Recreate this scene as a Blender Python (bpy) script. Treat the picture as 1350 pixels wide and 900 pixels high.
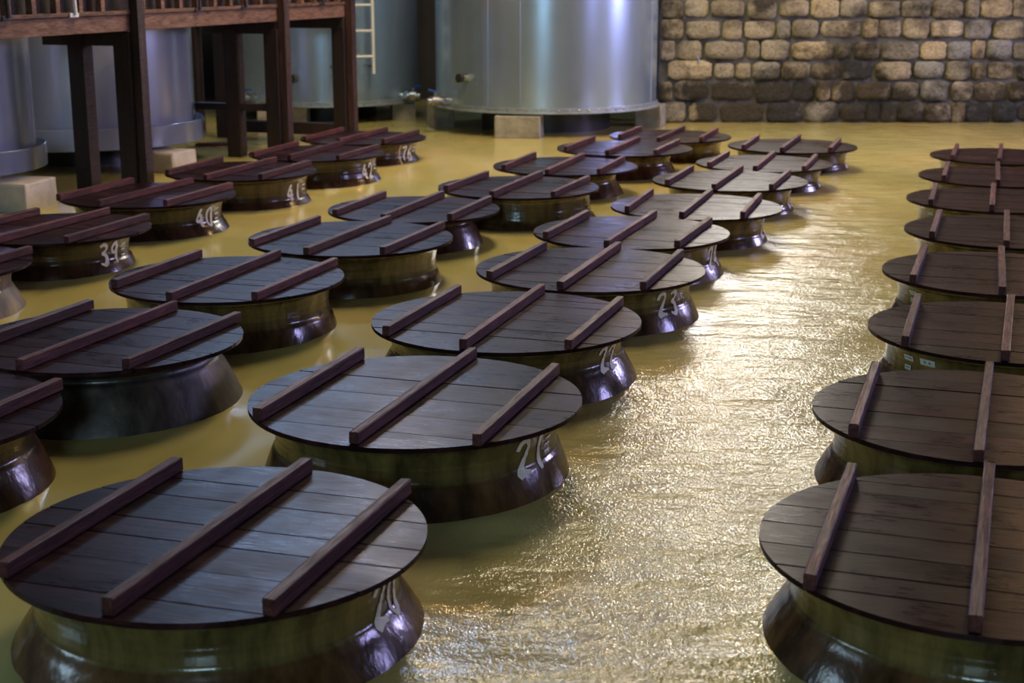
import bpy, bmesh, math, random
from mathutils import Vector, Matrix, noise
random.seed(7)
PI = math.pi
for o in list(bpy.data.objects): bpy.data.objects.remove(o)
scene = bpy.context.scene
COL = scene.collection

# ------------------------------------------------------------------ camera
cd = bpy.data.cameras.new('camera'); cam = bpy.data.objects.new('camera', cd); COL.objects.link(cam)
cam.location = (0, 0, 1.4996); cam.rotation_euler = (PI/2 - 0.24439, 0, 0)
cd.sensor_width = 36; cd.lens = 36*1942.66/1350
cd.dof.use_dof = True; cd.dof.focus_distance = 5.0; cd.dof.aperture_fstop = 4.5
scene.camera = cam

# ------------------------------------------------------------------ light and exposure
vs = scene.view_settings
vs.view_transform = 'Standard'; vs.look = 'None'; vs.gamma = 1; vs.use_curve_mapping = False
vs.exposure = 0.6
w = bpy.data.worlds.new('sky'); scene.world = w; w.use_nodes = True
w.node_tree.nodes['Background'].inputs[0].default_value = (0.55, 0.65, 0.8, 1)
w.node_tree.nodes['Background'].inputs[1].default_value = 0.6

def area(name, loc, rot, sx, sy, power, col):
    l = bpy.data.lights.new(name, 'AREA'); l.shape = 'RECTANGLE'; l.size = sx; l.size_y = sy
    l.energy = power; l.color = col
    o = bpy.data.objects.new(name, l); COL.objects.link(o); o.location = loc; o.rotation_euler = rot
    return o
RX0, RX1, RY0, RY1, RZ = -7.0, 8.6, -4.0, 18.0, 7.0
# daylight standing in each window opening of the shell: (wall, centre along wall, z, width, height, power, colour)
WINDOWS = [
    ('back', 2.45, 3.0, 1.1, 1.5, 115, (1.0, 0.94, 0.86)),
    ('left', 3.5, 2.75, 2.2, 1.3, 60, (0.55, 0.80, 1.0)),
    ('right', 6.0, 2.4, 1.2, 1.3, 120, (0.50, 0.46, 1.0)),
    ('right', 12.0, 2.4, 1.4, 1.4, 320, (0.58, 0.52, 1.0)),
    ('front', -1.0, 2.6, 1.6, 1.2, 120, (0.55, 0.84, 1.0)),
    ('alcove', -2.4, 6.25, 3.6, 1.2, 270, (0.42, 0.62, 1.0)),
]
SKYLIGHTS = [(0.6, 11.0, 1.4, 4.0, 270, (1.0, 0.82, 0.56))]
for i, (wl, c, z, sx, sy, pw, col) in enumerate(WINDOWS):
    loc, rot = {'back': ((c, 15.14, z), (-PI/2, 0, 0)), 'front': ((c, RY0-0.05, z), (PI/2, 0, 0)), 'alcove': ((c, RY1+0.05, z), (-PI/2, 0, 0)),
                'left': ((RX0-0.05, c, z), (0, -PI/2, 0)), 'right': ((RX1+0.05, c, z), (0, PI/2, 0))}[wl]
    a, b = (sx, sy) if wl in ('back', 'front', 'alcove') else (sy, sx)
    area('window_daylight', loc, rot, a, b, pw, col)
for x, y, sx, sy, pw, col in SKYLIGHTS:
    area('skylight_daylight', (x, y, RZ+0.03), (0, 0, 0), sx, sy, pw, col)

# ------------------------------------------------------------------ materials
MATS = {}
def rgb(c): return (c[0], c[1], c[2], 1)
class NT:
    def __init__(s, name):
        s.m = bpy.data.materials.new(name); s.m.use_nodes = True; MATS[name] = s.m
        s.n = s.m.node_tree.nodes; s.l = s.m.node_tree.links; s.b = s.n['Principled BSDF']
    def node(s, t, **k):
        n = s.n.new(t)
        for a, v in k.items():
            if a.startswith('i_'): n.inputs[a[2:].replace('_', ' ')].default_value = v
            else: setattr(n, a, v)
        return n
    def set(s, **k):
        for a, v in k.items(): s.b.inputs[a.replace('_', ' ')].default_value = v
    def link(s, a, b): s.l.new(a, b)
    def coord(s, scale=(1, 1, 1), kind='Object', rnd=False):
        tc = s.node('ShaderNodeTexCoord'); mp = s.node('ShaderNodeMapping'); mp.inputs['Scale'].default_value = scale
        s.link(tc.outputs[kind], mp.inputs['Vector'])
        if rnd:
            oi = s.node('ShaderNodeObjectInfo'); mu = s.node('ShaderNodeMath', operation='MULTIPLY'); mu.inputs[1].default_value = 37.0
            s.link(oi.outputs['Random'], mu.inputs[0]); cb = s.node('ShaderNodeCombineXYZ')
            for i in range(3): s.link(mu.outputs[0], cb.inputs[i])
            s.link(cb.outputs[0], mp.inputs['Location'])
        return mp.outputs[0]
    def noise(s, vec, scale, detail=4, rough=0.55, dist=0):
        n = s.node('ShaderNodeTexNoise'); n.inputs['Scale'].default_value = scale; n.inputs['Detail'].default_value = detail
        n.inputs['Roughness'].default_value = rough; n.inputs['Distortion'].default_value = dist
        s.link(vec, n.inputs['Vector']); return n.outputs['Fac']
    def ramp(s, fac, stops):
        r = s.node('ShaderNodeValToRGB'); e = r.color_ramp.elements
        while len(e) < len(stops): e.new(0.5)
        for el, (p, c) in zip(e, stops): el.position = p; el.color = rgb(c) if not isinstance(c, (int, float)) else (c, c, c, 1)
        s.link(fac, r.inputs[0]); return r.outputs[0]
    def mix(s, a, b, fac=0.5, mode='MIX'):
        m = s.node('ShaderNodeMix', data_type='RGBA', blend_type=mode)
        if isinstance(fac, (int, float)): m.inputs[0].default_value = fac
        else: s.link(fac, m.inputs[0])
        for v, i in ((a, 6), (b, 7)):
            if isinstance(v, tuple): m.inputs[i].default_value = rgb(v)
            else: s.link(v, m.inputs[i])
        return m.outputs[2]
    def bump(s, h, strength=0.3, dist=0.01):
        b = s.node('ShaderNodeBump'); b.inputs['Strength'].default_value = strength; b.inputs['Distance'].default_value = dist
        s.link(h, b.inputs['Height']); s.link(b.outputs[0], s.b.inputs['Normal'])

def mat_wood(name, dark, mid, light, rough=(0.38, 0.6), sc=1.0, scale=(1, 9, 9), spec=0.5, streak=0.8, plank=(0.72, 1.25)):
    t = NT(name)
    v = t.coord(tuple(x*sc for x in scale), rnd=True)
    g = t.noise(v, 3.5, 6, 0.62, 0.6)
    f = t.noise(t.coord((4*sc, 60*sc, 60*sc), rnd=True), 3, 3, 0.6)
    c = t.ramp(g, [(0.30, dark), (0.52, mid), (0.78, light)])
    oi = t.node('ShaderNodeObjectInfo')
    rv = t.ramp(oi.outputs['Random'], [(0, plank[0]), (1, plank[1])])
    c = t.mix(c, rv, 1.0, 'MULTIPLY')
    c = t.mix(c, t.ramp(f, [(0.32, 0.35), (0.5, 0.95), (0.7, 1.45)]), streak, 'MULTIPLY')
    kn = t.noise(t.coord((3*sc, 7*sc, 7*sc), rnd=True), 2.2, 2, 0.5)
    c = t.mix(c, t.ramp(kn, [(0.66, 1.0), (0.72, 0.35), (0.78, 0.25)]), 0.8, 'MULTIPLY')
    t.link(c, t.b.inputs['Base Color'])
    big = t.noise(t.coord((2, 2, 2), rnd=True), 2.5, 4, 0.6)
    ro = t.mix(t.ramp(big, [(0.3, rough[0]), (0.7, rough[1])]), t.ramp(f, [(0.3, rough[1]+.25), (0.65, rough[0]-.04)]), 0.5*streak)
    t.link(ro, t.b.inputs['Roughness'])
    t.set(Specular_IOR_Level=spec)
    t.bump(f, 0.5*streak, 0.003)
    return t.m
mat_wood('lid_wood', (0.005, 0.0025, 0.0026), (0.019, 0.0062, 0.0078), (0.052, 0.019, 0.021), (0.20, 0.46), spec=0.085, streak=0.5, plank=(0.5, 1.5))
mat_wood('batten_wood', (0.024, 0.006, 0.006), (0.075, 0.020, 0.020), (0.15, 0.050, 0.042), (0.45, 0.65), spec=0.3)
mat_wood('platform_wood', (0.085, 0.042, 0.028), (0.18, 0.095, 0.064), (0.28, 0.165, 0.115), (0.6, 0.8), scale=(2, 9, 9))
mat_wood('post_wood', (0.007, 0.003, 0.0025), (0.020, 0.008, 0.006), (0.045, 0.018, 0.013), (0.55, 0.75), scale=(9, 9, 1))
mat_wood('facing_wood', (0.012, 0.005, 0.0045), (0.038, 0.016, 0.014), (0.085, 0.042, 0.036), (0.5, 0.7), scale=(9, 9, 1))
mat_wood('ceiling_wood', (0.02, 0.012, 0.008), (0.05, 0.03, 0.02), (0.09, 0.06, 0.04), (0.7, 0.9))

def mat_floor():
    t = NT('floor_epoxy')
    v = t.coord()
    a = t.noise(v, 0.55, 4, 0.6); b = t.noise(t.coord((1.6, 0.5, 1)), 1.6, 5, 0.6)
    c = t.ramp(a, [(0.3, (0.42, 0.40, 0.15)), (0.5, (0.49, 0.425, 0.15)), (0.72, (0.54, 0.415, 0.155))])
    c = t.mix(c, t.ramp(b, [(0.3, 0.82), (0.7, 1.08)]), 0.8, 'MULTIPLY')
    t.link(c, t.b.inputs['Base Color'])
    # gritty non-slip coat along the walking aisle, which runs parallel to the rows
    g = t.node('ShaderNodeNewGeometry'); dp = t.node('ShaderNodeVectorMath', operation='DOT_PRODUCT'); dp.inputs[1].default_value = (.951, -.309, 0)
    t.link(g.outputs['Position'], dp.inputs[0])
    wob = t.node('ShaderNodeMath', operation='MULTIPLY_ADD'); wob.inputs[1].default_value = 0.7; t.link(t.noise(v, 1.7, 4, 0.6), wob.inputs[0]); t.link(dp.outputs['Value'], wob.inputs[2])
    mr = t.node('ShaderNodeMapRange'); mr.inputs['From Min'].default_value = -2.0; mr.inputs['From Max'].default_value = 1.0; t.link(wob.outputs[0], mr.inputs['Value'])
    aisle = t.ramp(mr.outputs[0], [(0.28, 0.04), (0.42, 0.85), (0.60, 1.0), (0.80, 0.2)])
    rr = t.noise(v, 1.3, 4, 0.6)
    t.link(t.ramp(rr, [(0.3, 0.12), (0.7, 0.20)]), t.b.inputs['Roughness'])
    t.set(Specular_IOR_Level=0.42)
    fine0 = t.noise(t.coord((1, 0.7, 1)), 72, 2, 0.7)
    fm = t.node('ShaderNodeMath', operation='MULTIPLY'); fm.inputs[1].default_value = 0.36; t.link(fine0, fm.inputs[0]); fine = fm.outputs[0]
    wav = t.noise(t.coord((0.75, 1.5, 1)), 3.4, 3, 0.55)
    wm = t.node('ShaderNodeMath', operation='MULTIPLY'); wm.inputs[1].default_value = 2.6; t.link(wav, wm.inputs[0])
    sm = t.node('ShaderNodeMath', operation='ADD'); t.link(fine, sm.inputs[0]); t.link(wm.outputs[0], sm.inputs[1])
    mw = t.node('ShaderNodeMath', operation='MULTIPLY'); t.link(sm.outputs[0], mw.inputs[0]); t.link(aisle, mw.inputs[1])
    t.bump(mw.outputs[0], 1.0, 0.012)
mat_floor()

def mat_glaze(name, neck, shoulder, rough=0.14, mattes=0.0):
    t = NT(name)
    v = t.coord((1, 1, 1), rnd=True)
    drip = t.noise(t.coord((9, 9, 1.2), rnd=True), 1.6, 5, 0.6)
    sp = t.noise(v, 7, 5, 0.65)
    vc = t.node('ShaderNodeVertexColor', layer_name='zone')
    c = t.mix(shoulder, neck, vc.outputs['Color'])
    c = t.mix(c, t.ramp(drip, [(0.36, 0.3), (0.52, 1.0), (0.70, 1.7)]), 0.85, 'MULTIPLY')
    c = t.mix(c, t.ramp(sp, [(0.35, 0.6), (0.65, 1.25)]), 0.6, 'MULTIPLY')
    t.link(c, t.b.inputs['Base Color'])
    t.link(t.ramp(sp, [(0.3, rough), (0.75, rough + 0.12 + mattes)]), t.b.inputs['Roughness'])
    t.set(Specular_IOR_Level=0.62)
    t.bump(t.noise(t.coord((1.6, 1.6, 0.8), rnd=True), 15, 3, 0.55), 0.26, 0.008)
mat_glaze('glaze_olive', (0.12, 0.09, 0.030), (0.095, 0.048, 0.018))
mat_glaze('glaze_brown', (0.058, 0.036, 0.014), (0.060, 0.027, 0.014))
mat_glaze('glaze_amber', (0.125, 0.075, 0.016), (0.085, 0.034, 0.010))
mat_glaze('glaze_grey', (0.030, 0.024, 0.018), (0.060, 0.046, 0.034), 0.27, 0.12)
mat_glaze('glaze_tan', (0.11, 0.075, 0.05), (0.17, 0.12, 0.08), 0.35, 0.15)

def simple(name, col, rough=0.5, metal=0.0, var=0.25, scale=6, bump=0.0, spec=0.5):
    t = NT(name); v = t.coord(rnd=True)
    n = t.noise(v, scale, 5, 0.6)
    lo = tuple(x*(1-var) for x in col); hi = tuple(min(1, x*(1+var)) for x in col)
    t.link(t.ramp(n, [(0.3, lo), (0.7, hi)]), t.b.inputs['Base Color'])
    t.set(Roughness=rough, Metallic=metal, Specular_IOR_Level=spec)
    if bump: t.bump(t.noise(v, scale*5, 4, 0.65), bump, 0.01)
    return t.m
simple('white_paint', (0.76, 0.71, 0.58), 0.5, var=0.2, scale=25)
simple('tan_paint', (0.62, 0.42, 0.17), 0.5, var=0.1, scale=20)
simple('sticker_paper', (0.50, 0.62, 0.64), 0.5, var=0.08)
simple('ink', (0.02, 0.02, 0.025), 0.5)
simple('concrete', (0.34, 0.33, 0.28), 0.85, var=0.3, scale=9, bump=0.4)
simple('concrete_pale', (0.52, 0.48, 0.43), 0.85, var=0.2, scale=7, bump=0.3)
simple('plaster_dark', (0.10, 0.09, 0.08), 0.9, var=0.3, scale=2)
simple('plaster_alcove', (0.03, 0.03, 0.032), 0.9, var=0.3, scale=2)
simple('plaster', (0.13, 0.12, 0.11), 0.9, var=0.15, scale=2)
simple('mortar', (0.10, 0.105, 0.10), 0.95, var=0.9, scale=4, bump=0.8)
simple('white_metal', (0.85, 0.87, 0.88), 0.4, var=0.06)
simple('steel_fitting', (0.55, 0.55, 0.53), 0.3, 1.0, var=0.15, scale=15)
simple('dark_fitting', (0.025, 0.025, 0.027), 0.4, var=0.2)
simple('blue_plastic', (0.02, 0.10, 0.45), 0.35, var=0.1)
simple('window_frame', (0.18, 0.15, 0.12), 0.6, var=0.15)
simple('iron', (0.05, 0.05, 0.055), 0.55, 0.6, var=0.3, scale=20)
def mat_tank(name, col, rough, metal):
    t = NT(name)
    n = t.noise(t.coord((14, 14, 0.35), rnd=True), 1.2, 4, 0.6); m = t.noise(t.coord(rnd=True), 1.4, 3, 0.55)
    c = t.ramp(n, [(0.3, tuple(x*0.97 for x in col)), (0.7, tuple(min(1, x*1.02) for x in col))])
    c = t.mix(c, t.ramp(m, [(0.3, 0.84), (0.7, 1.06)]), 0.8, 'MULTIPLY')
    t.link(c, t.b.inputs['Base Color']); t.link(t.ramp(n, [(0.3, rough-0.005), (0.7, rough+0.006)]), t.b.inputs['Roughness'])
    t.set(Metallic=metal)
mat_tank('tank_steel', (0.50, 0.66, 0.84), 0.25, 0.75)
mat_tank('tank_enamel', (0.44, 0.50, 0.60), 0.2, 0.5)
simple('flange_steel', (0.36, 0.43, 0.48), 0.38, 0.5, var=0.15, scale=12)
def mat_stone():
    t = NT('wall_stone'); v = t.coord(rnd=True)
    oi = t.node('ShaderNodeObjectInfo')
    base = t.ramp(oi.outputs['Random'], [(0.0, (0.30, 0.29, 0.22)), (0.25, (0.52, 0.46, 0.29)), (0.45, (0.34, 0.36, 0.32)), (0.65, (0.66, 0.56, 0.33)), (0.85, (0.44, 0.42, 0.30)), (1.0, (0.72, 0.63, 0.43))])
    n = t.noise(v, 9, 6, 0.7)
    c = t.mix(base, t.ramp(n, [(0.32, 0.25), (0.5, 0.9), (0.7, 1.35)]), 0.9, 'MULTIPLY')
    # soot and damp staining in patches on the wall, in world position
    g = t.node('ShaderNodeNewGeometry'); mp = t.node('ShaderNodeMapping'); mp.inputs['Location'].default_value = (3.1, 0, 1.2)
    t.link(g.outputs['Position'], mp.inputs['Vector'])
    st0 = t.noise(mp.outputs[0], 1.5, 5, 0.62)
    sx = t.node('ShaderNodeSeparateXYZ'); t.link(g.outputs['Position'], sx.inputs[0])
    dm = t.node('ShaderNodeMapRange'); dm.inputs['From Min'].default_value = 0.0; dm.inputs['From Max'].default_value = 0.9; dm.inputs['To Min'].default_value = -0.06; dm.inputs['To Max'].default_value = 0.05
    t.link(sx.outputs['Z'], dm.inputs['Value'])      # black mould growing up from the damp foot of the wall
    ad = t.node('ShaderNodeMath', operation='ADD'); t.link(st0, ad.inputs[0]); t.link(dm.outputs[0], ad.inputs[1]); st = ad.outputs[0]
    c = t.mix(c, t.ramp(st, [(0.45, (0.10, 0.10, 0.11)), (0.60, (1.0, 1.0, 1.0))]), 0.95, 'MULTIPLY')
    t.link(c, t.b.inputs['Base Color']); t.set(Roughness=0.9, Specular_IOR_Level=0.25)
    t.bump(n, 0.9, 0.02)
mat_stone()
M = MATS

# ------------------------------------------------------------------ helpers
def tag(o, label=None, cat=None, group=None, kind=None):
    for k, v in (('label', label), ('category', cat), ('group', group), ('kind', kind)):
        if v: o[k] = v
    return o
def empty(name, loc=(0, 0, 0), rz=0):
    o = bpy.data.objects.new(name, None); COL.objects.link(o); o.location = loc; o.rotation_euler = (0, 0, rz); o.empty_display_size = 0.1
    return o
def mobj(name, me, parent=None):
    o = bpy.data.objects.new(name, me); COL.objects.link(o)
    if parent: o.parent = parent
    return o
def obj(name, bm, mat, parent=None, smooth=False, bevel=0):
    me = bpy.data.meshes.new(name); bm.normal_update(); bm.to_mesh(me); bm.free()
    me.materials.append(M[mat])
    if smooth:
        me.polygons.foreach_set('use_smooth', [True]*len(me.polygons))
        me.set_sharp_from_angle(angle=math.radians(38))
    return mobj(name, me, parent)
def box(bm, x0, x1, y0, y1, z0, z1, mtx=None, bev=0):
    r = bmesh.ops.create_cube(bm, size=1)['verts']
    for v in r:
        v.co = Vector(((x0+x1)/2 + v.co.x*(x1-x0), (y0+y1)/2 + v.co.y*(y1-y0), (z0+z1)/2 + v.co.z*(z1-z0)))
    if bev:
        es = list({e for v in r for e in v.link_edges})
        rr = bmesh.ops.bevel(bm, geom=es, offset=bev, segments=2, affect='EDGES', profile=0.6)
        r = list({v for f in rr['faces'] for v in f.verts} | {v for v in r if v.is_valid})
    if mtx:
        for v in r: v.co = mtx @ v.co
    return r
def boxobj(name, dims, mat, parent=None, bev=0.0, loc=None, rz=0):
    bm = bmesh.new(); box(bm, *dims, bev=bev); o = obj(name, bm, mat, parent)
    if loc: o.location = loc
    o.rotation_euler = (0, 0, rz)
    return o
def lathe(bm, prof, n=96, zone=None):
    rings = []
    lay = bm.loops.layers.color.new('zone') if zone else None
    for r, z in prof:
        if r < 1e-5: rings.append([bm.verts.new((0, 0, z))])
        else: rings.append([bm.verts.new((r*math.cos(2*PI*i/n), r*math.sin(2*PI*i/n), z)) for i in range(n)])
    for k in range(len(rings)-1):
        a, b = rings[k], rings[k+1]
        for i in range(n):
            j = (i+1) % n
            if len(a) == 1 and len(b) == 1: continue
            if len(a) == 1: f = bm.faces.new((a[0], b[i], b[j]))
            elif len(b) == 1: f = bm.faces.new((a[i], b[0], a[j]))
            else: f = bm.faces.new((a[i], b[i], b[j], a[j]))
            if zone:
                for lp in f.loops:
                    q = zone(lp.vert.co.z); lp[lay] = (q, q, q, 1)
    bmesh.ops.recalc_face_normals(bm, faces=bm.faces[:])
def tube(bm, p, q, r, n=12, cap=True):
    p, q = Vector(p), Vector(q); d = q-p
    mtx = Matrix.Translation((p+q)/2) @ d.to_track_quat('Z', 'Y').to_matrix().to_4x4()
    bmesh.ops.create_cone(bm, cap_ends=cap, segments=n, radius1=r, radius2=r, depth=d.length, matrix=mtx)

# ------------------------------------------------------------------ the jars: x, y, lid radius, lid top z, floor z, neck r, base r, ridge fraction, glaze, number, number angle (deg), number height, text
ROW = math.radians(72)
def J(x, y, R, zt, zf, rn, rb, rf, gl, num='', na=-20, **k): return dict(x=x, y=y, R=R, zt=0.215+zt, zf=zf, rn=rn, rb=rb, rf=rf, gl=gl, num=num, na=na, **k)
JARS = {
 'A20': J(-.696, 3.276, .495, -.003, -.035, .425, .495, .42, 'glaze_olive', '20', -17),
 'A21': J(-.298, 4.395, .515, .011, -.015, .438, .482, .43, 'glaze_olive', '21', -36),
 'A22': J(-.021, 5.464, .512, .009, .010, .440, .500, .48, 'glaze_olive', '22', -33),
 'A23': J(.351, 6.479, .511, .008, .012, .445, .490, .42, 'glaze_olive', '23', -45),
 'A24': J(.613, 7.484, .501, .001, .008, .442, .482, .36, 'glaze_amber', '24', -25),
 'A25': J(1.058, 8.395, .489, -.008, .015, .385, .415, .26, 'glaze_amber', '25', -17),
 'A26': J(1.402, 9.459, .495, -.003, .035, .385, .415, .22, 'glaze_amber', '26', -16),
 'A27': J(1.786, 10.438, .477, -.015, .035, .385, .410, .22, 'glaze_brown', '27', -15),
 'A28': J(2.170, 11.441, .493, -.005, .040, .410, .440, .22, 'glaze_brown', '28', -15),
 'B0': J(-1.87, 4.27, .490, -.004, -.040, .400, .460, .52, 'glaze_brown'),
 'B1': J(-1.485, 5.228, .495, -.004, -.055, .400, .500, .74, 'glaze_grey'),
 'B2': J(-1.237, 6.296, .503, .002, -.015, .435, .470, .38, 'glaze_olive'),
 'B3': J(-.806, 7.283, .509, .006, -.012, .425, .455, .30, 'glaze_olive'),
 'B4': J(-.555, 8.285, .485, -.005, .010, .330, .395, .66, 'glaze_brown'),
 'B5': J(.040, 9.09, .498, .007, .025, .455, .490, .20, 'glaze_olive'),
 'B6': J(.370, 10.189, .499, -.001, .012, .350, .415, .50, 'glaze_amber'),
 'B7': J(.852, 11.186, .510, .007, .010, .350, .405, .50, 'glaze_amber'),
 'B8': J(1.297, 12.136, .496, -.003, .030, .410, .450, .25, 'glaze_amber'),
 'C38': J(-2.715, 6.62, .500, 0, -.025, .400, .465, .50, 'glaze_tan', '38', -30, tags=3),
 'C39': J(-2.396, 7.630, .494, -.004, .010, .375, .405, .28, 'glaze_brown', '39', -29, tags=3),
 'C40': J(-2.168, 8.743, .513, .009, .010, .425, .470, .32, 'glaze_brown', '40', -29, tags=3),
 'C41': J(-1.823, 9.900, .503, .002, -.008, .435, .470, .24, 'glaze_brown', '41', -28, tags=2),
 'C42': J(-1.445, 10.91, .496, .003, .008, .445, .480, .24, 'glaze_brown', '42', -26, tags=2),
 'C76': J(-1.20, 11.93, .505, .006, .040, .420, .450, .22, 'glaze_brown', '76', -30, tags=2, stripe=1),
 'R1': J(1.084, 3.191, .506, .004, -.035, .425, .500, .45, 'glaze_olive'),
 'R2': J(1.416, 4.268, .499, -.001, -.020, .430, .490, .42, 'glaze_olive'),
 'R3': J(1.836, 5.333, .498, -.001, -.005, .430, .485, .40, 'glaze_olive', stickers=4),
 'R4': J(2.158, 6.409, .503, .002, .005, .430, .470, .35, 'glaze_olive', stickers=2),
 'R5': J(2.537, 7.478, .507, .005, .010, .430, .470, .30, 'glaze_olive'),
 'R6': J(2.834, 8.621, .495, -.003, .020, .420, .455, .28, 'glaze_olive', stickers=1),
 'R7': J(3.180, 9.628, .500, 0, .030, .420, .455, .28, 'glaze_olive'),
 'R8': J(3.558, 10.716, .502, .002, .035, .420, .455, .28, 'glaze_olive'),
}

# ------------------------------------------------------------------ floor
def floor_z(x, y):
    b = 0.03*max(0, min(1, (y-9)/4)) - 0.015*max(0, min(1, (6-y)/3))
    sw, sz = 0.35, 0.35*b
    ring = 0
    for j in JARS.values():
        d2 = (x-j['x'])**2 + (y-j['y'])**2
        if d2 > 9: continue
        wgt = math.exp(-d2/0.5); sw += wgt; sz += wgt*j['zf']
        e = math.sqrt(d2) - j['rb']
        if e < 0.25: ring = max(ring, 0.012*math.exp(-max(e, 0)/0.045))
    return sz/sw + ring + 0.004*noise.noise(Vector((x*1.3, y*1.3, 0)))
def floor_plain(j): return j['zf']
def build_floor():
    xs = []; x = RX0-0.1
    while x < RX1+0.1: xs.append(x); x += 0.05 if -4.2 < x < 5.2 else 0.3
    xs.append(RX1+0.1)
    ys = []; y = RY0-0.1
    while y < RY1+0.1: ys.append(y); y += 0.05 if 2.0 < y < 13.5 else 0.3
    ys.append(RY1+0.1)
    V = [(x, y, floor_z(x, y)) for y in ys for x in xs]; nx = len(xs)
    F = [(j*nx+i, j*nx+i+1, (j+1)*nx+i+1, (j+1)*nx+i) for j in range(len(ys)-1) for i in range(nx-1)]
    me = bpy.data.meshes.new('floor'); me.from_pydata(V, [], F); me.materials.append(M['floor_epoxy'])
    me.polygons.foreach_set('use_smooth', [True]*len(F))
    o = mobj('floor', me); tag(o, 'glossy ochre yellow painted floor swelling gently around the jars', 'floor', kind='structure')
build_floor()

# ------------------------------------------------------------------ shell: walls with window openings, ceiling with skylights
def wall_with_holes(name, length, height, holes, thick, mat, label):
    """wall in local x (length) and z, thickness along +y; holes = (x0,x1,z0,z1)"""
    bm = bmesh.new()
    cuts = sorted({0, length} | {h[0] for h in holes} | {h[1] for h in holes})
    for a, b in zip(cuts, cuts[1:]):
        hs = sorted([(h[2], h[3]) for h in holes if h[0] <= a+1e-6 and h[1] >= b-1e-6])
        z = -0.1
        for z0, z1 in hs:
            box(bm, a, b, 0, thick, z, z0); z = z1
        box(bm, a, b, 0, thick, z, height)
    o = obj(name, bm, mat); tag(o, label, 'wall', kind='structure'); return o
def window_unit(idx, loc, rz, sx, sy, bars):
    w = empty('window_%d' % idx, loc, rz); tag(w, 'dark framed window with vertical glazing bars in the side wall, bay %d' % idx, 'window', kind='structure')
    bm = bmesh.new()
    for x0, x1, z0, z1 in ((-sx/2, sx/2, -sy/2, -sy/2+.06), (-sx/2, sx/2, sy/2-.06, sy/2), (-sx/2, -sx/2+.06, -sy/2+.06, sy/2-.06), (sx/2-.06, sx/2, -sy/2+.06, sy/2-.06)):
        box(bm, x0, x1, 0, .08, z0, z1)
    obj('window_frame', bm, 'window_frame', w)
    for i in range(1, bars):
        x = -sx/2 + sx*i/bars
        boxobj('glazing_bar', (x-.022, x+.022, .02, .06, -sy/2+.06, sy/2-.06), 'window_frame', w)
    return w
holes = {k: [(c-sx/2, c+sx/2, z-sy/2, z+sy/2) for wl, c, z, sx, sy, p, q in WINDOWS if wl == k] for k in ('left', 'right', 'front', 'back', 'alcove')}
o = wall_with_holes('wall_left', RY1-RY0, RZ, [(a-RY0, b-RY0, c, d) for a, b, c, d in holes['left']], .2, 'plaster', 'plain plaster side wall behind the pale tanks')
o.location = (RX0, RY0, 0); o.rotation_euler = (0, 0, PI/2)
o = wall_with_holes('wall_right', RY1-RY0, RZ, [(a-RY0, b-RY0, c, d) for a, b, c, d in holes['right']], .2, 'plaster', 'plain plaster side wall with windows facing the tanks')
o.location = (RX1+.2, RY0, 0); o.rotation_euler = (0, 0, PI/2)
o = wall_with_holes('wall_front', RX1-RX0+.4, RZ, [(a-RX0+.2, b-RX0+.2, c, d) for a, b, c, d in holes['front']], .2, 'plaster', 'plain plaster wall opposite the stone wall')
o.location = (RX0-.2, RY0-.2, 0)
i = 0
for wl, c, z, sx, sy, p, q in WINDOWS:
    i += 1
    loc, rz = {'back': ((c, 14.98, z), 0), 'front': ((c, RY0+.03, z), PI), 'alcove': ((c, RY1-.08, z), 0), 'left': ((RX0+.03, c, z), PI/2), 'right': ((RX1-.03, c, z), -PI/2)}[wl]
    window_unit(i, loc, rz, sx, sy, 6)
def build_ceiling():
    bm = bmesh.new()
    xs = sorted({RX0-.2, RX1+.2} | {s[0]-s[2]/2 for s in SKYLIGHTS} | {s[0]+s[2]/2 for s in SKYLIGHTS})
    for a, b in zip(xs, xs[1:]):
        y = RY0-.2
        for s in sorted(SKYLIGHTS, key=lambda s: s[1]):
            if s[0]-s[2]/2 <= a+1e-6 and s[0]+s[2]/2 >= b-1e-6:
                box(bm, a, b, y, s[1]-s[3]/2, RZ, RZ+.15); y = s[1]+s[3]/2
        box(bm, a, b, y, RY1+.2, RZ, RZ+.15)
    o = obj('ceiling', bm, 'ceiling_wood'); tag(o, 'dark timber ceiling with two long skylights', 'ceiling', kind='structure')
build_ceiling()

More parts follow.
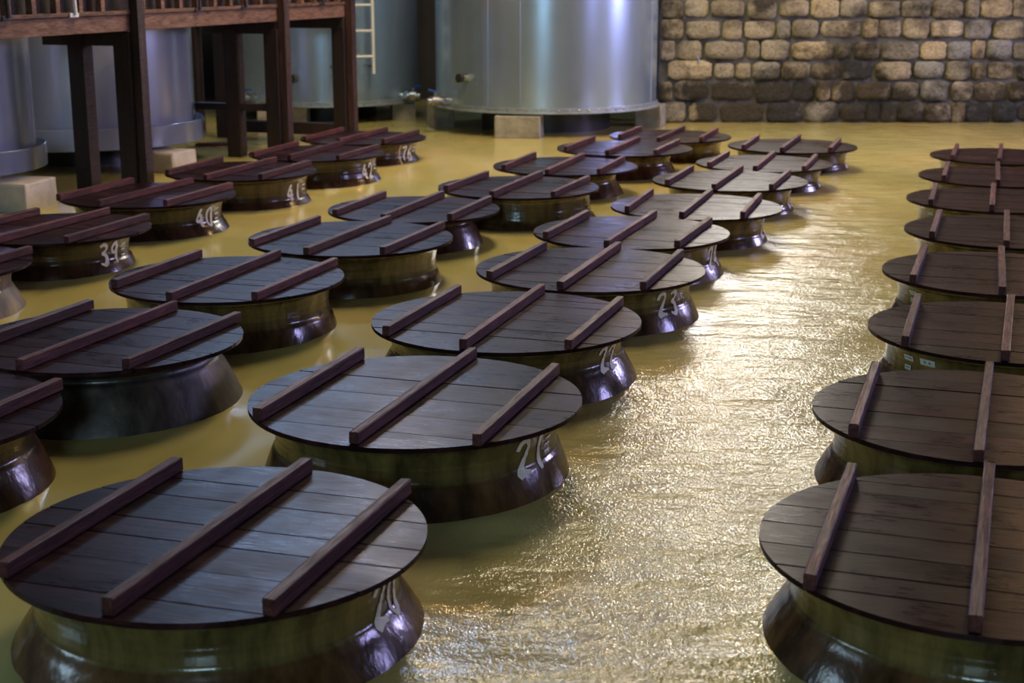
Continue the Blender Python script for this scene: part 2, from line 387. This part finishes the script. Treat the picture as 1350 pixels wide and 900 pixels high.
# stone wall: a thick pier whose left end returns beside the galvanised tank, alcove behind the tanks
WX0, WX1, WY = 1.485, RX1, 15.12
wb = empty('wall_back', (WX0, WY, 0)); tag(wb, 'coursed rubble stone wall with dark sooty joints behind the jars', 'wall', kind='structure')
bm = bmesh.new()
hb = [(a-WX0, b-WX0, c, d) for a, b, c, d in holes['back']]
for a, b, z0, z1 in ((0, WX1-WX0, -.1, hb[0][2]), (0, hb[0][0], hb[0][2], RZ), (hb[0][1], WX1-WX0, hb[0][2], RZ), (hb[0][0], hb[0][1], hb[0][3], RZ)):
    box(bm, a, b, 0, .35, z0, z1)
box(bm, 0, .35, .35, RY1-WY, -.1, RZ)
obj('mortar_bed', bm, 'mortar', wb)
def stone_mesh(k):
    rnd = random.Random(100+k); bm = bmesh.new()
    N = 7
    g = [[None]*N for _ in range(N)]
    for a in range(N):
        for c in range(N):
            u = a/(N-1)*2-1; v = c/(N-1)*2-1
            e = max(abs(u), abs(v)); d = 1
            uu = u*(1 - 0.10*abs(v)**3*rnd.random()) + rnd.uniform(-.04, .04); vv = v*(1 - 0.12*abs(u)**3*rnd.random()) + rnd.uniform(-.04, .04)
            if abs(u) == 1 and abs(v) == 1: uu *= rnd.uniform(.88, 1.0); vv *= rnd.uniform(.86, 1.0)
            g[a][c] = bm.verts.new((uu*.5, -(d*(.7+.5*rnd.random()) if e < .99 else .5)*1.0, vv*.5))
    for a in range(N-1):
        for c in range(N-1): bm.faces.new((g[a][c], g[a+1][c], g[a+1][c+1], g[a][c+1]))
    rim = [g[a][0] for a in range(N)] + [g[N-1][c] for c in range(1, N)] + [g[a][N-1] for a in range(N-2, -1, -1)] + [g[0][c] for c in range(N-2, 0, -1)]
    bk = [bm.verts.new((v.co.x, .3, v.co.z)) for v in rim]
    for q in range(len(rim)):
        r = (q+1) % len(rim); bm.faces.new((rim[r], rim[q], bk[q], bk[r]))
    bmesh.ops.recalc_face_normals(bm, faces=bm.faces[:])
    me = bpy.data.meshes.new('stone'); bm.to_mesh(me); bm.free(); me.materials.append(M['wall_stone'])
    me.polygons.foreach_set('use_smooth', [True]*len(me.polygons))
    return me
SM = [stone_mesh(k) for k in range(16)]
z = .03; rnd = random.Random(5); row = 0
while z < 2.2:
    h = rnd.uniform(.195, .22); x = -.05 - rnd.random()*.15
    while x < 5.9:
        wd = rnd.choice((.16, .24, .27, .3, .32, .36, .44))*rnd.uniform(.9, 1.1)
        x0 = max(x, 0.0)
        if x+wd-x0 > .08:
            o = mobj('stone', rnd.choice(SM), wb)
            hh = h*rnd.uniform(.78, .97)
            o.location = ((x0+x+wd)/2, 0.0, z+h/2+rnd.uniform(-.008, .008)); o.scale = ((x+wd-x0)*rnd.uniform(.86, .96)*rnd.choice((1, -1)), rnd.uniform(.03, .075), hh)
            o.rotation_euler = (0, rnd.uniform(-.025, .025), 0)
        x += wd
    z += h; row += 1
bm = bmesh.new(); tube(bm, (0, 0, 0), (0, -.09, .0), .008); tube(bm, (0, -.09, -.004), (.02, -.1, -.07), .007)
hk = obj('wall_hook', bm, 'steel_fitting', smooth=True); hk.location = (1.86, 15.08, .70); tag(hk, 'small bright metal hook fixed in the stone wall near the tank', 'hook')
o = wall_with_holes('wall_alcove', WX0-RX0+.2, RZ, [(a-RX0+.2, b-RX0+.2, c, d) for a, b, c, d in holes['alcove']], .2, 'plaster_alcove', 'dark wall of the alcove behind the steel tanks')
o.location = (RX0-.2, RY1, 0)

# ------------------------------------------------------------------ jars
def jar_profile(j):
    """list of (r, z) from lid contact down below the floor; z absolute"""
    top = j['zt'] - .014 - .0005; zf = j['zf']; h = top - zf; rn, rb = j['rn'], j['rb']; zr = zf + j['rf']*h
    flare = min(j['R']-.045, rn+.028)
    P = [(flare-.05, top-.03), (flare-.045, top), (flare-.004, top), (flare+.006, top-.006), (flare+.004, top-.014), (flare-.008, top-.02)]
    n = 14
    for k in range(1, n+1):
        t = k/n; z = top-.022 + (zr+.012-(top-.022))*t
        r = (flare-.012)*(1-t)**1.6 + rn*(1-(1-t)**1.6) - .006*math.sin(PI*t)
        if 0.35 < t < 0.8: r += .0009*math.sin(t*60)
        P.append((r, z))
    P += [(rn+.004, zr+.006), (rn+.009, zr), (rn+.012, zr-.007)]
    m = 8
    for k in range(1, m+1):
        t = k/m; z = (zr-.009) + (zf-.0-(zr-.009))*t
        P.append((rn+.012 + (rb-rn-.012)*(t**0.85), z))
    s = (rb-rn)/max(.03, (zr-zf))
    P.append((rb+min(.05, s*.06), zf-.08))
    return P, zr
def r_at(P, z):
    best = None
    for (r0, z0), (r1, z1) in zip(P[3:], P[4:]):
        if z1 <= z <= z0: return r0 + (r1-r0)*((z0-z)/max(1e-9, z0-z1))
    return P[-1][0]
DIG = {
 '0': [[(.5, 1), (.2, .8), (.12, .45), (.25, .1), (.5, 0), (.75, .15), (.85, .5), (.78, .85), (.5, 1)]],
 '1': [[(.5, 1), (.5, .5), (.52, 0)]],
 '2': [[(.1, .72), (.25, .95), (.55, 1), (.8, .85), (.75, .6), (.45, .3), (.12, .04), (.45, .08), (.9, .06)]],
 '3': [[(.15, .9), (.45, 1), (.8, .88), (.7, .66), (.42, .55), (.75, .45), (.85, .22), (.55, .01), (.15, .1)]],
 '4': [[(.55, 1), (.3, .65), (.1, .35), (.5, .32), (.9, .36)], [(.62, .7), (.62, .3), (.66, 0)]],
 '5': [[(.8, 1), (.3, .98), (.22, .6), (.6, .62), (.85, .35), (.6, .03), (.15, .08)]],
 '6': [[(.7, 1), (.35, .7), (.15, .35), (.3, .03), (.6, 0), (.82, .22), (.65, .45), (.3, .4), (.18, .25)]],
 '7': [[(.1, .95), (.85, .97), (.6, .5), (.4, 0)]],
 '8': [[(.55, .52), (.2, .72), (.5, 1), (.8, .75), (.5, .5), (.15, .2), (.5, 0), (.85, .22), (.55, .52)]],
 '9': [[(.8, .8), (.5, 1), (.2, .75), (.4, .5), (.75, .62), (.8, .85), (.72, .4), (.6, 0)]],
}
def smooth_line(pts, n=5):
    out = []
    for i in range(len(pts)-1):
        p0 = pts[max(0, i-1)]; p1 = pts[i]; p2 = pts[i+1]; p3 = pts[min(len(pts)-1, i+2)]
        for k in range(n):
            t = k/n
            out.append(tuple(.5*((2*b)+(-a+c)*t+(2*a-5*b+4*c-d)*t*t+(-a+3*b-3*c+d)*t**3) for a, b, c, d in zip(p0, p1, p2, p3)))
    out.append(pts[-1]); return out
def wrap(j, P, ang0, zc):
    """map (s along circumference to the right seen from outside, t up) to the jar surface (local to jar origin)"""
    r0 = r_at(P, zc)
    def f(s, t, off=.0022):
        z = zc+t; a = ang0 + s/r0; r = r_at(P, z) + off
        return Vector((r*math.cos(a), r*math.sin(a), z - j['zf']))
    return f
def stroke(bm, f, pts, width):
    L = smooth_line(pts); vs = []
    for i, p in enumerate(L):
        a = L[max(0, i-1)]; b = L[min(len(L)-1, i+1)]
        d = Vector((b[0]-a[0], b[1]-a[1])); d = d.normalized() if d.length > 1e-9 else Vector((1, 0))
        n = Vector((-d.y, d.x)); t = i/(len(L)-1)
        wd = width*(.5 + .12*math.sin(9*t+1) + (.0 if .08 < t < .92 else -.12))
        vs.append((bm.verts.new(f(p[0]+n.x*wd, p[1]+n.y*wd)), bm.verts.new(f(p[0]-n.x*wd, p[1]-n.y*wd))))
    for (a, b), (c, d) in zip(vs, vs[1:]):
        bm.faces.new((a, b, d, c))
def patch(bm, f, s0, s1, t0, t1, off=.0022, n=4, skew=0):
    rows = [[bm.verts.new(f(s0+(s1-s0)*i/n, t0+(t1-t0)*k+skew*i/n, off)) for i in range(n+1)] for k in range(2)]
    for i in range(n): bm.faces.new((rows[0][i], rows[0][i+1], rows[1][i+1], rows[1][i]))
ORD = ['first', 'second', 'third', 'fourth', 'fifth', 'sixth', 'seventh', 'eighth', 'ninth']
WORDS = {'20': 'twenty', '21': 'twenty-one', '22': 'twenty-two', '23': 'twenty-three', '24': 'twenty-four', '25': 'twenty-five', '26': 'twenty-six', '38': 'thirty-eight', '39': 'thirty-nine', '40': 'forty', '41': 'forty-one', '42': 'forty-two', '76': 'seventy-six'}
def jar_label(key, j):
    g = GCOL[j['gl']]
    if key == 'A28': return 'dark glazed jar ending the aisle row, closest to the stone wall'
    if key == 'A27': return 'dark glazed jar between number twenty-six and the aisle row end'
    if j['num']: return '%s lidded jar painted with white number %s' % (g, WORDS[j['num']])
    if key == 'R3': return 'olive lidded jar with four pale blue stickers, across the bare aisle'
    if key == 'B1': return 'matt grey jar with broad bare sloping shoulder under a plank lid'
    n = ORD[8-int(key[1:])]
    return '%s jar, %s from the steel tank in the unnumbered middle row' % (g, n) if key[0] == 'B' else '%s jar, %s from the stone wall across the bare aisle' % (g, n)
GCOL = {'glaze_olive': 'olive brown glazed', 'glaze_brown': 'dark brown glazed', 'glaze_amber': 'amber brown glazed', 'glaze_grey': 'matt grey brown', 'glaze_tan': 'unglazed tan'}
def build_jar(key, j):
    P, zr = jar_profile(j); zf = j['zf']
    jr = empty('earthenware_jar', (j['x'], j['y'], zf), random.uniform(0, 0))
    g = {'A': 'numbered jars along the bare aisle', 'B': 'unnumbered jars in the middle row', 'C': 'numbered jars beside the wooden platform', 'R': 'jars across the bare aisle'}[key[0]]
    lab = jar_label(key, j)
    tag(jr, lab, 'jar', g)
    bm = bmesh.new(); lathe(bm, [(r, z-zf) for r, z in P], 112, zone=lambda z: 1.0 if z > zr-zf+.004 else 0.0)
    obj('jar_body', bm, j['gl'], jr, smooth=True)
    ang = math.radians(j['na']); h = j['zt']-.014-zf
    if j['num']:
        top = j['zt']-.014-.03; bot = zr-.012 if j['rf'] > .3 else zr-.014
        H = min(.105, top-bot); zc = (top+bot)/2
        f = wrap(j, P, ang, zc); dw = H*.60; gap = H*.74
        for i, ch in enumerate(j['num']):
            bm = bmesh.new()
            for st in DIG[ch]:
                stroke(bm, f, [((p[0]-.5)*dw + (i-.5)*gap, (p[1]-.5)*H) for p in st], H*.165)
            d = obj('painted_digit', bm, 'white_paint', jr); d['label'] = 'white brushed digit %s' % ch
        for i in range(j.get('tags', 0)):
            bm = bmesh.new(); s = gap*1.3; patch(bm, f, s, s+H*.42, H*(.28-.28*i), H*(.28-.28*i)+H*.09)
            obj('painted_dash', bm, 'white_paint', jr)
        if j['num'] in ('21',):
            for i in range(3):
                bm = bmesh.new(); s = gap*1.02; patch(bm, f, s, s+H*.35, H*(.22-.2*i), H*(.22-.2*i)+H*.08)
                obj('painted_dash', bm, 'white_paint', jr)
        if j.get('stripe'):
            bm = bmesh.new(); n = 14; vs = []
            z0, z1 = j['zt']-.02, zf+.002
            for i in range(n+1):
                z = z0+(z1-z0)*i/n; r = r_at(P, z)+.003
                vs.append([bm.verts.new((r*math.cos(a), r*math.sin(a), z-zf)) for a in (ang-.235, ang-.20)])
            for a, b in zip(vs, vs[1:]): bm.faces.new((a[0], a[1], b[1], b[0]))
            obj('painted_stripe', bm, 'tan_paint', jr)['label'] = 'tan painted vertical stripe'
    ns = j.get('stickers', 0)
    if ns:
        zc = (j['zt']+zr)/2 - .01
        f = wrap(j, P, math.radians(-158 if ns != 4 else -149), zc)
        spots = [(.0, .065, .006, .03), (-.085, -.035, .006, .026), (-.085, -.05, -.03, -.012), (-.085, -.045, -.062, -.044)] if ns == 4 else [(-.05, .0, .01, .028), (-.05, -.01, -.025, -.006)][:ns]
        for i, (s0, s1, t0, t1) in enumerate(spots):
            bm = bmesh.new(); patch(bm, f, s0, s1, t0, t1); so = obj('sticker', bm, 'sticker_paper', jr)
            bm = bmesh.new()
            if i == 0 and ns == 4:
                for cx in (.022, .043):
                    for st in ([(0, .4), (1, .4)], [(.5, 1), (.5, .4)], [(.5, .4), (.15, -.1)], [(.5, .4), (.9, -.1)]):
                        stroke(bm, f, [(cx+(p[0]-.5)*.011, t0+.009+p[1]*.010) for p in st], .0022)
            else:
                stroke(bm, f, [(s0+.006, (t0+t1)/2), ((s0+s1)/2, (t0+t1)/2+.001), (s1-.006, (t0+t1)/2)], .003)
            for v in bm.verts: v.co += Vector((v.co.x, v.co.y, 0)).normalized()*.0015
            obj('ink_mark', bm, 'ink', so)
    return jr

def build_lid(key, j, jr):
    rnd = random.Random(key); R = j['R']
    rz = ROW + math.radians(rnd.uniform(-1.2, 1.2))
    ld = empty('wooden_lid', (0, 0, j['zt']-.014-j['zf']), rz); ld.parent = jr    # local +x runs along the battens
    # planks run across the battens (local y), divided along local x
    n = rnd.choice((6, 7, 7, 8)); cuts = [-R]
    for i in range(1, n): cuts.append(-R + 2*R*(i + rnd.uniform(-.2, .2))/n)
    cuts.append(R)
    th = .014
    for a, b in zip(cuts, cuts[1:]):
        a2, b2 = a+.0028, b-.0028
        lo, hi = [], []
        m = 14
        for k in range(m+1):
            x = a2 + (b2-a2)*k/m
            x = max(-R+.0008, min(R-.0008, x)); y = math.sqrt(max(0, R*R-x*x)); hi.append((x, y)); lo.append((x, -y))
        pts = lo + hi[::-1]
        # origin at the plank's middle so texture and position are its own
        bm = bmesh.new(); dz = rnd.uniform(-.0012, .0008)
        vb = [bm.verts.new((x, y, 0)) for x, y in pts]; vt = [bm.verts.new((x, y, th+dz)) for x, y in pts]
        bm.faces.new(vt); bm.faces.new(vb[::-1])
        for i in range(len(pts)):
            k = (i+1) % len(pts); bm.faces.new((vb[i], vb[k], vt[k], vt[i]))
        bmesh.ops.recalc_face_normals(bm, faces=bm.faces[:])
        # rotate so the grain runs along the plank's own x
        bmesh.ops.rotate(bm, cent=(0, 0, 0), matrix=Matrix.Rotation(-PI/2, 3, 'Z'), verts=bm.verts[:])
        p = obj('plank', bm, 'lid_wood', ld); p.rotation_euler = (0, 0, PI/2)
    off = .335*R/.5
    for s in (-1, 0, 1):
        yy = s*off + rnd.uniform(-.012, .012)
        hl = math.sqrt(R*R-yy*yy) - (.004 if s == 0 else -.012) + rnd.uniform(-.012, .006)
        bw, bh = rnd.uniform(.027, .031), rnd.uniform(.036, .041)
        sh = rnd.uniform(-.012, .012)
        bm = bmesh.new(); vs = box(bm, -hl, hl, -bw/2, bw/2, 0, bh, bev=.003)
        for v in bm.verts:
            if v.co.z > bh*.5:          # worn, slightly rounded upper ends
                e = abs(v.co.x)/hl
                if e > .97: v.co.z -= .004*rnd.random(); v.co.x *= 1-.004*rnd.random()
        b = obj('batten', bm, 'batten_wood', ld); b.location = (sh, yy, th+.001); b.rotation_euler = (0, 0, rnd.uniform(-.012, .012))
for k, j in JARS.items():
    build_lid(k, j, build_jar(k, j))

# ------------------------------------------------------------------ tanks
def tank(name, loc, label, mat, R, z0, H, flange=None, skirt=None, seams=()):
    t = empty(name, loc); tag(t, label, 'tank')
    bm = bmesh.new(); lathe(bm, [(0, z0+.02), (R, z0+.02), (R, H), (R-.25, H+.22), (0, H+.3)], 160); obj('tank_body', bm, mat, t, smooth=True)
    bm = bmesh.new(); lathe(bm, [(0, z0+.015), (R-.45, z0+.015), (R-.45, .02), (0, .02)], 64); obj('shade_drum', bm, 'dark_fitting', t, smooth=True)  # added dark drum, stands in for the black shade beneath the tank
    for a in seams:
        bm = bmesh.new(); tube(bm, (R*math.cos(a), R*math.sin(a), z0+.04), (R*math.cos(a), R*math.sin(a), H), .006, 8); obj('weld_seam', bm, mat, t, smooth=True)
    if flange:
        fr, fh = flange
        bm = bmesh.new(); lathe(bm, [(R-.05, z0), (fr, z0), (fr, z0+.012), (R+.012, z0+.016), (R+.012, z0+fh), (R-.002, z0+fh)], 160); fl = obj('bottom_flange', bm, 'flange_steel', t, smooth=True)
        bm = bmesh.new()
        for i in range(72):
            a = 2*PI*i/72; bmesh.ops.create_icosphere(bm, subdivisions=1, radius=.012, matrix=Matrix.Translation(((R+.012)*math.cos(a), (R+.012)*math.sin(a), z0+fh*.6)))
        b = obj('rivet_row', bm, 'steel_fitting', fl, smooth=True); b['kind'] = 'stuff'
    if skirt:
        sr, sz0, sz1 = skirt
        bm = bmesh.new(); lathe(bm, [(R-.02, sz0+.01), (sr-.01, sz0), (sr, sz0+.006), (sr, sz1), (sr-.006, sz1+.004), (sr-.012, sz1), (sr-.012, sz0+.02), (R-.02, sz0+.02)], 160); obj('base_pan', bm, mat, t, smooth=True)
    return t
def port(t, a, R, z, r=.035, L=.1):
    d = Vector((math.cos(a), math.sin(a), 0)); p = d*(R-.01) + Vector((0, 0, z))
    bm = bmesh.new(); tube(bm, p, p+d*L, r*.8, 20); tube(bm, p, p+d*.015, r*1.25, 20); o = obj('outlet_pipe', bm, 'steel_fitting', t, smooth=True)
    bm = bmesh.new(); tube(bm, p+d*(L-.02), p+d*(L+.025), r*1.15, 20); tube(bm, p+d*(L+.02), p+d*(L+.045), r*.6, 6); obj('pipe_cap', bm, 'dark_fitting', o, smooth=True)
def valve(t, a, R, z, side):
    d = Vector((math.cos(a), math.sin(a), 0)); q = Vector((-d.y, d.x, 0))*side; p = d*(R-.01) + Vector((0, 0, z))
    bm = bmesh.new(); tube(bm, p, p+d*.16, .03, 16); tube(bm, p+d*.05, p+d*.09, .05, 6); tube(bm, p+d*.12, p+d*.2, .045, 16); tube(bm, p+d*.15, p+d*.15+Vector((0, 0, .08)), .016, 10); tube(bm, p+d*.2, p+d*.24, .03, 16)
    o = obj('drain_valve', bm, 'steel_fitting', t, smooth=True)
    bm = bmesh.new(); tube(bm, p+d*.15+Vector((0, 0, .085)), p+d*.15+q*.13+Vector((0, 0, .095)), .011, 8); obj('valve_handle', bm, 'blue_plastic', o, smooth=True)
deg = math.radians
t1 = tank('galvanised_tank', (.335, 14.72, 0), 'large silver steel tank with riveted bottom flange beside the stone wall', 'tank_steel', 1.085, .25, 2.3, (1.125, .05), seams=(deg(-104), deg(-23), deg(-121)))
port(t1, deg(-134), 1.085, .56); valve(t1, deg(-150), 1.085, .33, -1)
T2c = (-2.0, 15.9)
t2 = tank('galvanised_tank', (T2c[0], T2c[1], 0), 'dull silver steel tank with a white ladder behind the wooden platform', 'tank_steel', 1.0, .2, 2.2, (1.04, .05), seams=(deg(-78), deg(-140)))
port(t2, deg(-100), 1.0, .49); valve(t2, deg(-128), 1.0, .28, 1); valve(t2, deg(-30), 1.0, .28, 1)
ang = deg(-67); ld = empty('ladder', (0, 0, 0)); ld.parent = t2
rad = Vector((math.cos(ang), math.sin(ang), 0)); tan = Vector((-rad.y, rad.x, 0)); c0 = rad*1.10
for s in (-1, 1):
    bm = bmesh.new(); p = c0+tan*.2*s; box(bm, -.018, .018, -.012, .012, .53, 2.4, mtx=Matrix.Translation((p.x, p.y, 0)) @ Matrix.Rotation(ang, 4, 'Z')); obj('ladder_rail', bm, 'white_metal', ld)
zz = .70
while zz < 2.3:
    bm = bmesh.new(); a = c0-tan*.2; b = c0+tan*.2; tube(bm, (a.x, a.y, zz), (b.x, b.y, zz), .012, 10); obj('ladder_rung', bm, 'white_metal', ld, smooth=True); zz += .25
for z_ in (.6, 1.8):
    for s in (-1, 1):
        a = c0+tan*.2*s; b = a-rad*.13
        bm = bmesh.new(); tube(bm, (a.x, a.y, z_), (b.x, b.y, z_), .014, 8); obj('ladder_bracket', bm, 'dark_fitting', ld)
t3 = tank('enamel_tank', (-3.5, 12.1, 0), 'pale lilac grey tank in a shallow pan behind the platform posts', 'tank_enamel', .90, .2, 2.4, skirt=(.975, .19, .355))
t4 = tank('enamel_tank', (-4.03, 10.1, 0), 'pale lilac grey tank in a shallow pan standing before its twin', 'tank_enamel', .74, .22, 2.4, skirt=(.81, .21, .36))
def block(loc, dims, rz, label, mat='concrete'):
    bm = bmesh.new(); box(bm, -dims[0]/2, dims[0]/2, -dims[1]/2, dims[1]/2, 0, dims[2], bev=.012)
    for v in bm.verts: v.co += Vector((random.uniform(-.003, .003),)*3)
    o = obj('concrete_block', bm, mat); o.location = (loc[0], loc[1], floor_z(loc[0], loc[1])-.004); o.rotation_euler = (0, 0, rz)
    tag(o, label, 'block', 'concrete blocks under the tanks'); return o
fz = .03
block((.07, 13.78, fz), (.42, .34, .205), deg(-8), 'grey concrete block under the middle front of the riveted steel tank')
block((-.72, 14.9, fz), (.22, .36, .215), deg(12), 'grey concrete block under the valve of the riveted steel tank')
block((1.38, 14.78, fz), (.26, .30, .215), deg(-14), 'grey concrete block between the riveted steel tank and stone wall')
block((-2.32, 15.1, fz), (.50, .3, .165), 0, 'wide grey block under the ladder tank, seen between the platform posts')
block((-1.15, 15.6, fz), (.24, .34, .165), deg(10), 'dim grey block under the ladder tank next to the riveted tank')
block((-2.71, 11.47, fz), (.37, .36, .155), ROW-PI/2, 'pale concrete block under the pan of the tank behind the posts', 'concrete_pale')
block((-3.25, 9.62, fz), (.36, .4, .19), ROW-PI/2+.1, 'pale concrete block under the tank that stands before its twin', 'concrete_pale')

# ------------------------------------------------------------------ wooden platform
U = Vector((.309, .951, 0)); Nn = Vector((.951, -.309, 0)); PO = Vector((-2.6, 10.1, 0)); rzp = ROW
pf = empty('wooden_platform', (PO.x, PO.y, .03), rzp); tag(pf, 'brown timber walkway on dark posts with slatted railing before the tanks', 'platform')
# local x = along the walkway, local y = to the left (towards the tanks), z above floor .03
def pb(name, s0, s1, y0, y1, z0, z1, mat, bev=.004): return boxobj(name, (s0, s1, y0, y1, z0-.03, z1-.03), mat, pf, bev)
def loc_of(x, y): d = Vector((x, y, 0))-PO; return d.dot(U), -d.dot(Nn)
W2 = .06
for nm, x, y, zt_ in (('P1', -2.94, 10.21, 1.03), ('P2', -2.6, 10.1, 1.03), ('P5', -2.28, 12.27, .98), ('P6', -1.93, 12.15, .98), ('P7', -1.53, 13.4, 1.25), ('P4', -2.66, 13.75, 1.05), ('P3', -2.94, 13.84, 1.05)):
    s, y_ = loc_of(x, y); pb('post', s-W2, s+W2, y_-W2, y_+W2, .0, zt_+.09, 'post_wood')
# facing boards that rise through the fascia at the front posts
for s in (0, 2.16, 3.47): pb('facing_board', s-.03, s+.06, -.125, -.062, .005 if s else .0, 2.1, 'facing_wood')
pb('fascia_beam', -3.2, 3.47, -.058, .03, 1.13, 1.235, 'platform_wood')
pb('rail_sill', -3.2, 3.47, -.07, .02, 1.238, 1.262, 'platform_wood')
for s in (0, 2.16): pb('cross_beam', s-.05, s+.05, -.055, .62, 1.03, 1.125, 'post_wood')
pb('cross_beam', 3.40, 3.52, -.055, 1.45, 1.03, 1.125, 'post_wood')
pb('tie_beam', 2.12, 2.20, .062, .72, .41, .465, 'post_wood')
pb('tie_beam', 3.41, 3.50, .062, 1.25, .085, .19, 'post_wood')
s = -3.0
while s < 3.4:
    if min(abs(s), abs(s-2.16)) > .07: pb('baluster', s-.021, s+.021, -.045, .0, 1.262, 2.05, 'platform_wood', .002)
    s += .245
for i in range(3): pb('backing_board', -3.2, 3.46, .036, .056, 1.165+i*.2, 1.165+i*.2+.195, 'post_wood')
pb('handrail', -3.2, 3.5, -.075, .03, 2.052, 2.12, 'platform_wood')
for i in range(4): pb('deck_plank', -3.2, 3.5, .035+i*.13, .035+i*.13+.125, 1.131, 1.161, 'platform_wood')
for s in (-.68, .86, 1.56, 2.95, -1.35):
    b = pb('bracket_plate', s-.045, s+.045, -.082, -.071, 1.235, 1.262, 'iron' if s != -.68 else 'white_metal')
    bm = bmesh.new(); tube(bm, (s, -.09, 1.22), (s, -.085, 1.33), .012, 8); obj('bracket_pin', bm, 'iron' if s != -.68 else 'white_metal', b)
bm = bmesh.new(); box(bm, -.16, .16, -.035, .035, 0, .03, bev=.008); o = obj('wood_offcut', bm, 'batten_wood'); o.location = (-2.62, 13.0, floor_z(-2.62, 13.0)); o.rotation_euler = (0, 0, .25)
tag(o, 'short dark wood offcut lying on the floor behind the posts', 'offcut')

# ------------------------------------------------------------------ warm pendant lamps hanging above the rows
for k, (x, y, lab) in enumerate(((-.9, 10.6, 'warm pendant lamp above the unnumbered middle row'), (5.0, 12.2, 'warm pendant lamp beyond the row across the aisle'), (1.6, 12.6, 'warm pendant lamp hanging near the stone wall'))):
    lp = empty('pendant_lamp', (x, y, 3.6)); tag(lp, lab, 'lamp', 'pendant lamps')
    bm = bmesh.new(); lathe(bm, [(.03, .22), (.05, .2), (.2, .03), (.21, 0), (.2, .005), (.045, .19), (.02, .21)], 48); obj('lamp_shade', bm, 'iron', lp, smooth=True)
    bm = bmesh.new(); tube(bm, (0, 0, .2), (0, 0, RZ-3.6), .006, 8); obj('lamp_cord', bm, 'dark_fitting', lp)
    l = bpy.data.lights.new('lamp_bulb', 'POINT'); l.energy = 75; l.color = (1, .62, .28); l.shadow_soft_size = .06
    lo = bpy.data.objects.new('lamp_bulb', l); COL.objects.link(lo); lo.parent = lp; lo.location = (0, 0, .02)
